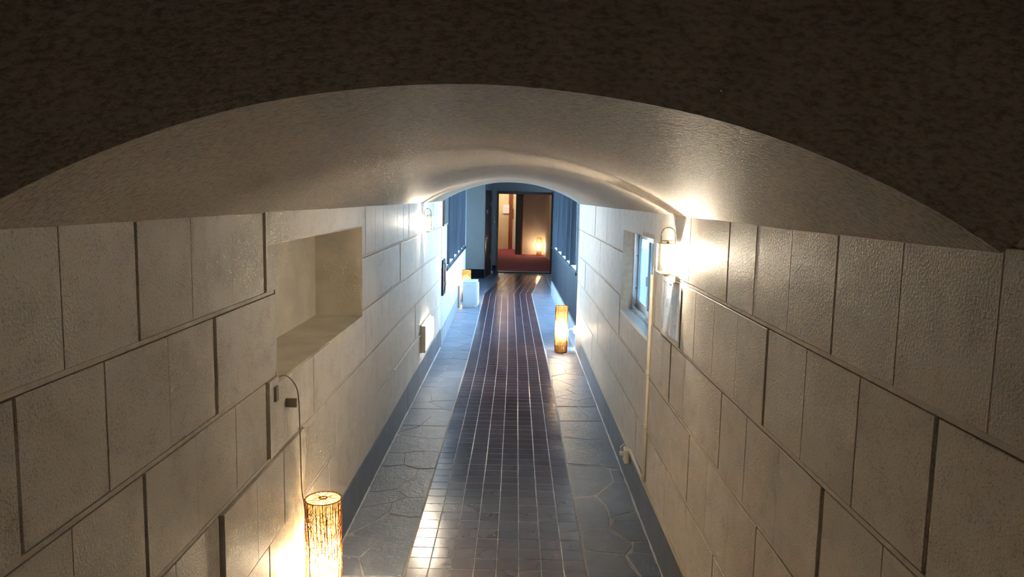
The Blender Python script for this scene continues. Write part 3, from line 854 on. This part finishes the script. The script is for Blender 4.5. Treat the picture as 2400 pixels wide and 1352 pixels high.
struct(bl.build('baseboard_hall_left', 'concrete_kerb'), 'pale stone baseboard under the white hall wall')

def long_window(name, fx, s, y0, y1, z0, z1, fins, fin_d, label):
    root = MB(); strip_wall(root, lambda y: fx(y)-s*.012, y0-.035, y1+.02, .14, z0-.035, z0, s)
    r = struct(root.build(name, 'blue_black_wood'), label)
    strip_wall(MB(), lambda y: fx(y)+s*.02, y0, y1, .11, z0, z0+.006, s).build('sill', 'white_plastic', r)
    strip_wall(MB(), fx, y0, y1, .12, z1-.06, z1, s).build('head_rail', 'blue_black_wood', r)
    for y in fins:
        MB().box(fx(y), fx(y)+s*fin_d, y-.02, y+.02, z0+.006, z1-.06).build('mullion', 'blue_black_wood', r)
    for a, b in zip(fins[:-1], fins[1:]):
        strip_wall(MB(), lambda y: fx(y)+s*(fin_d-.012), a+.021, b-.021, .004, z0+.007, z1-.061, s).build('pane', 'clear_glass', r)
    return r
lfins = [9.66+.02, 10.19, 11.10, 11.95, 12.80, 13.45, 14.05]
long_window('window_2', LX, -1, *LW, lfins, .085, 'long dark mullioned window in the left wall of the hall')
rfins = [9.20, 10.157, 10.874, 11.717, 12.661, 13.613, 14.0]
RWZ = (.885, 2.32)
long_window('window_3', RX, 1, 9.18, 14.02, *RWZ, rfins, .085, 'long dark mullioned window in the right wall of the hall')
# dark panelling and kerb under the right window
pn = MB(); strip_wall(pn, lambda y: RX(y)+.03, Y1, YRE, .08, .25, RWZ[0]-.036, 1)
strip_wall(pn, RX, Y1, 9.14, .10, RWZ[0]-.036, HZ, 1); strip_wall(pn, RX, 9.14, YRE, .10, RWZ[1], HZ, 1)
whr = struct(pn.build('wall_hall_right', 'blue_black_wood'), 'dark boarded hall wall under the right window')
ys = [8.87, 9.2, 9.66, 10.157, 10.874, 11.717, 12.661, 13.613, 14.02]
for a, b in zip(ys[:-1], ys[1:]):
    strip_wall(MB(), lambda y: RX(y)+.012, a+.004, b-.004, .018, .255, RWZ[0]-.038, 1).build('wall_board', 'blue_black_wood', whr)
kb = MB(); strip_wall(kb, lambda y: RX(y)-.004, 9.02, YRE, .12, -.05, .25, 1)
struct(kb.build('baseboard_hall_right', 'concrete_kerb'), 'pale concrete kerb under the dark boarded wall')
struct(MB().box(-1.7, 1.8, Y1+.001, 17.9, HZ, HZ+.1).build('ceiling_hall', 'dark_ceiling_wood'), 'dark boarded ceiling of the hall')
struct(MB().box(-1.7, XL-.11, Y1, Y1+.1, -.2, 3).build('wall_hall_front', 'white_paint'))
# the wooden box frame at the head of the left window
b = MB(); strip_wall(b, lambda y: LX(y)+.02, 9.0, 9.60, .035, 1.418, 1.80, -1); o = b.build('wall_frame', 'red_brown_wood')
tag(o, 'brown wooden frame hung high beside the long left window', 'frame')
strip_wall(MB(), lambda y: LX(y)+.024, 9.02, 9.58, .004, 1.44, 1.78, -1).build('frame_panel', 'blue_black_wood', o)

def wall_panel():
    y0, y1, z0, z1 = 8.90, 9.22, .605, 1.02; x = LX(9.05)
    t = empty('wall_cabinet_door', (x, y0, z0)); tag(t, 'narrow dark framed hatch on the left wall under the wooden frame', 'hatch')
    h, w = z1-z0, y1-y0
    for nm, b in (('frame_rail', (0, .022, 0, w, 0, .05)), ('frame_rail', (0, .022, 0, w, h-.05, h)), ('frame_stile', (0, .022, 0, .03, .05, h-.05)), ('frame_stile', (0, .022, w-.03, w, .05, h-.05))):
        MB().box(*b).build(nm, 'blue_black_wood', t)
    MB().box(0, .012, .03, w-.03, .05, h-.05).build('panel', 'red_brown_wood', t)
    for z in (.09, h-.12): MB().cbox(.012, .032, w-.035, w-.005, z, z+.05, .003).build('hinge', 'steel', t)
wall_panel()

# ------------------------------------------------------------------ white metal unit
def metal_unit():
    t = empty('metal_unit', (-.715, 12.25, .003)); tag(t, 'white metal outdoor unit with pipes standing on the paving', 'air conditioner')
    w, d, h = .115, .19, .425
    MB().cbox(-w, w-.004, -d, d, .012, h-.02, .006).build('casing', 'unit_metal', t)
    MB().cbox(-w-.003, w+.003, -d-.003, d+.003, h-.022, h, .008).build('top_cover', 'unit_metal', t)
    MB().box(-w, w, -d, d, .0, .011).build('base_tray', 'steel', t)
    MB().cbox(w-.004, w+.012, -d+.01, d-.01, .03, h-.04, .004).build('front_grille', 'white_plastic', t)
    for i in range(12): MB().box(w+.012, w+.018, -d+.02, d-.02, .05+i*.026, .062+i*.026).build('grille_slat', 'white_plastic', t)
    MB().cbox(-.055, .0, -d-.010, -d-.003, h-.075, h-.055, .002).build('hand_grip', 'steel', t)
    MB().box(-w+.002, w-.01, -d-.002, -d+.002, .05, .053).build('seam', 'steel', t)
    MB().cbox(w-.03, w-.005, -d-.006, -d, .02, .05, .002).build('foot_clip', 'white_plastic', t)
metal_unit()
t = empty('pipe_bundle', (-.893, 12.0, .0)); tag(t, 'brown and grey insulated pipes bent beside the white metal unit', 'pipes')
MB().tube(bez([(.0, .05, .36), (.0, .03, .20), (.004, .02, .12), (.012, .0, .06), (.02, -.03, .035)]), .013, 10).build('insulated_pipe', 'pipe_foam', t)
MB().tube(bez([(.022, .05, .40), (.022, .03, .2), (.03, .0, .05)]), .010, 10).build('insulated_pipe', 'pipe_wrap', t)
MB().lathe([(.0, 0), (.016, 0), (.016, .02), (0, .02)], 12).build('pipe_end', 'pipe_foam', t)
t.children[-1].location = (.021, -.035, .034); t.children[-1].rotation_euler.x = math.pi/2
MB().tube(bez([(.04, .04, .12), (.05, .02, .10), (.046, .03, .06)]), .006, 8).build('valve', 'steel', t)

# ------------------------------------------------------------------ lobby and far room
wb = MB().box(-1.6, -.678, 16.6, 17.0, .196, HZ); wb.box(-1.7, -1.6, YLE-.1, 17.9, -.2, HZ); wb.box(-1.7, LX(YLE)-.1, YLE-.1, YLE, -.2, HZ)
struct(wb.build('wall_lobby_left', 'white_paint'), 'pale wall face left of the far doorway')
struct(MB().box(-1.6, -.672, 16.594, 16.99, -.05, .196).build('baseboard_lobby_left', 'blue_black_wood'), 'dark baseboard under the pale lobby wall')
ob = MB().obox((-.678, 16.6), (-.545, 17.9), .0, .2, 1.905, HZ); ob.obox((-.678, 16.6), (-.668, 16.70), 0, .2, -.05, 1.905); ob.obox((-.575, 17.6), (-.545, 17.9), 0, .2, -.05, 1.905); ob.obox((-.668, 16.70), (-.575, 17.6), .06, .2, -.05, 1.905)
struct(ob.build('wall_lobby_side', 'grey_paint'), 'narrow grey wall around the dark side door')
def side_door():
    a, b = (-.668, 16.70), (-.575, 17.6)
    o = struct(MB().obox(a, b, .012, .06, .0, 1.905).build('door_1', 'black_lacquer'), 'dark side door seen edge on')
    A, B = Vector(a), Vector(b); P = lambda t: tuple(A+(B-A)*t)
    for t0, t1, z0, z1 in ((0, .10, 0, 1.905), (.90, 1, 0, 1.905), (.1, .9, 0, .14), (.1, .9, .80, .94), (.1, .9, 1.80, 1.905)):
        MB().obox(P(t0), P(t1), -.008, .012, z0, z1).build('door_rail', 'black_lacquer', o)
    MB().obox(P(.18), P(.30), -.018, -.008, .84, .87).build('door_handle', 'steel', o)
    MB().obox(P(.15), P(.42), -.004, .012, 1.40, 1.48).build('door_plate', 'white_plastic', o)
    for z in (.35, 1.55): MB().obox(P(.86), P(.93), -.014, -.008, z, z+.1).build('hinge', 'steel', o)
side_door()
wf = MB().box(-.56, -.448, 17.9, 18.0, .17, HZ); wf.box(-.448, .838, 17.9, 18.0, 1.888, HZ); wf.box(.838, 1.8, 17.9, 18.0, -.2, HZ); wf.box(1.7, 1.8, YRE-.1, 17.9, -.2, HZ); wf.box(RX(YRE)+.1, 1.8, YRE-.1, YRE, -.2, HZ)
struct(wf.build('wall_lobby_end', 'grey_paint'), 'grey wall around the doorway of the red carpeted room')
struct(MB().box(-.57, -.445, 17.892, 17.99, -.05, .17).build('baseboard_lobby_end', 'blue_black_wood'), 'dark baseboard left of the far doorway')
df = MB().box(-.455, .845, 17.87, 18.02, 1.835, 1.89)
dfo = struct(df.build('door_2', 'black_lacquer'), 'black frame of the doorway to the red carpeted room')
MB().box(-.455, -.415, 17.87, 18.02, 0, 1.835).build('door_jamb', 'black_lacquer', dfo); MB().box(.81, .848, 17.87, 18.02, 0, 1.835).build('door_jamb', 'black_lacquer', dfo)
MB().box(-.455, .848, 17.85, 18.02, -.02, .028).build('threshold', 'black_lacquer', dfo)
MB().box(-.43, .83, 17.90, 18.02, .028, .036).build('threshold_strip', 'brass', dfo)
o = MB().cbox(-.526, -.474, 17.888, 17.9, 1.126, 1.244, .003).build('light_switch', 'grey_paint'); tag(o, 'small grey switch plate beside the far doorway', 'switch')
MB().cbox(-.512, -.488, 17.884, 17.888, 1.16, 1.21, .001).build('rocker', 'white_plastic', o)
struct(MB().box(-1.6, 1.3, 18.0, 26, -.2, .042).build('floor_room', 'red_carpet'), 'red carpet of the far room')
rw = MB().box(.165, 1.2, 23.25, 23.4, .04, 2.5); rw.obox((1.09, 18.02), (.852, 23.25), -.15, 0, .04, 2.5)
rw.box(.165, .26, 23.4, 25.32, .04, 2.5)
struct(rw.build('wall_room_right', 'room_wall'), 'plain plaster wall behind the lamp in the far room')
struct(MB().box(-1.7, 1.3, 18.0, 26.2, 2.5, 2.6).build('ceiling_room', 'room_wall'), 'ceiling of the far room')
rl = MB().box(-1.6, -1.5, 18.0, 25.4, .04, 2.5); rl.box(-1.6, .3, 25.4, 25.5, .04, 2.5)
wrl = struct(rl.build('wall_room_back', 'beige_panel'), 'beige panelled wall at the back of the far room')
for a, b in ((-1.4, -.95), (-.945, -.455), (-.445, -.25), (-.13, .16)): MB().box(a, b, 25.375, 25.4, .045, 2.45).build('wall_panel', 'beige_panel', wrl)
MB().box(-.455, -.445, 25.37, 25.4, .045, 2.45).build('panel_strip', 'ivory_plastic', wrl)
MB().box(-.25, -.13, 25.34, 25.4, .045, 2.45).build('wood_post', 'red_brown_wood', wrl); MB().box(-.14, -.10, 25.33, 25.37, 1.05, 1.38).build('door_pull', 'red_brown_wood', wrl)
o = MB().box(-.445, -.24, 25.330, 25.333, 1.228, 1.51).build('paper_notice', 'paper'); tag(o, 'white paper sheet pinned on the beige panel of the far room', 'notice')
for i in range(7): MB().box(-.42, -.27-.02*(i % 3), 25.3285, 25.330, 1.29+i*.027, 1.293+i*.027).build('text_line', 'ink', o)
o = MB().cbox(-.016, .165, 23.12, 23.30, .042, 2.5, .006).build('pillar', 'black_lacquer'); tag(o, 'black lacquered square pillar in the far room', 'pillar'); o['kind'] = 'structure'; del o['category']
o = MB().cbox(.1655, .20, 23.20, 23.25, .042, 2.5, .004).build('trim_3', 'red_brown_wood'); struct(o, 'reddish wood trim beside the black pillar')
t = empty('ceiling_light', (-.75, 24.3, 2.5)); tag(t, 'warm ceiling light of the far room, hidden behind the doorway head', 'lamp')
MB().lathe([(.12, 0), (.12, -.02), (.10, -.03)], 24).build('base_ring', 'white_plastic', t); MB().lathe([(.10, -.03), (.09, -.06), (.04, -.085), (0, -.09)], 24, cap=False).build('diffuser', 'ceiling_bulb', t)
point_light('room_light', t, (0, 0, -.05), 7.0, LAMP_COL, .03)

# ------------------------------------------------------------------ closing the landing behind the viewer, ground outside
struct(MB().box(-1.4, 1.3, YB-.1, YB, -.2, 5.2).build('wall_back', 'vault_plaster'), 'wall behind the stair landing')
struct(MB().box(-14, -1.75, -6, 32, -.5, -.25).build('ground', 'ground'), 'ground outside the windows')
struct(MB().box(1.96, 14, -6, 32, -.5, -.25).build('ground_right', 'ground'), 'ground outside the windows')
struct(MB().box(1.75, 1.95, -2, 8.4, -.5, 4.6).build('wall_sky_blocker', 'concrete_kerb'), 'unseen wall added outside the small window to dim its daylight')  # added out of view: blocks most sky light reaching the small window
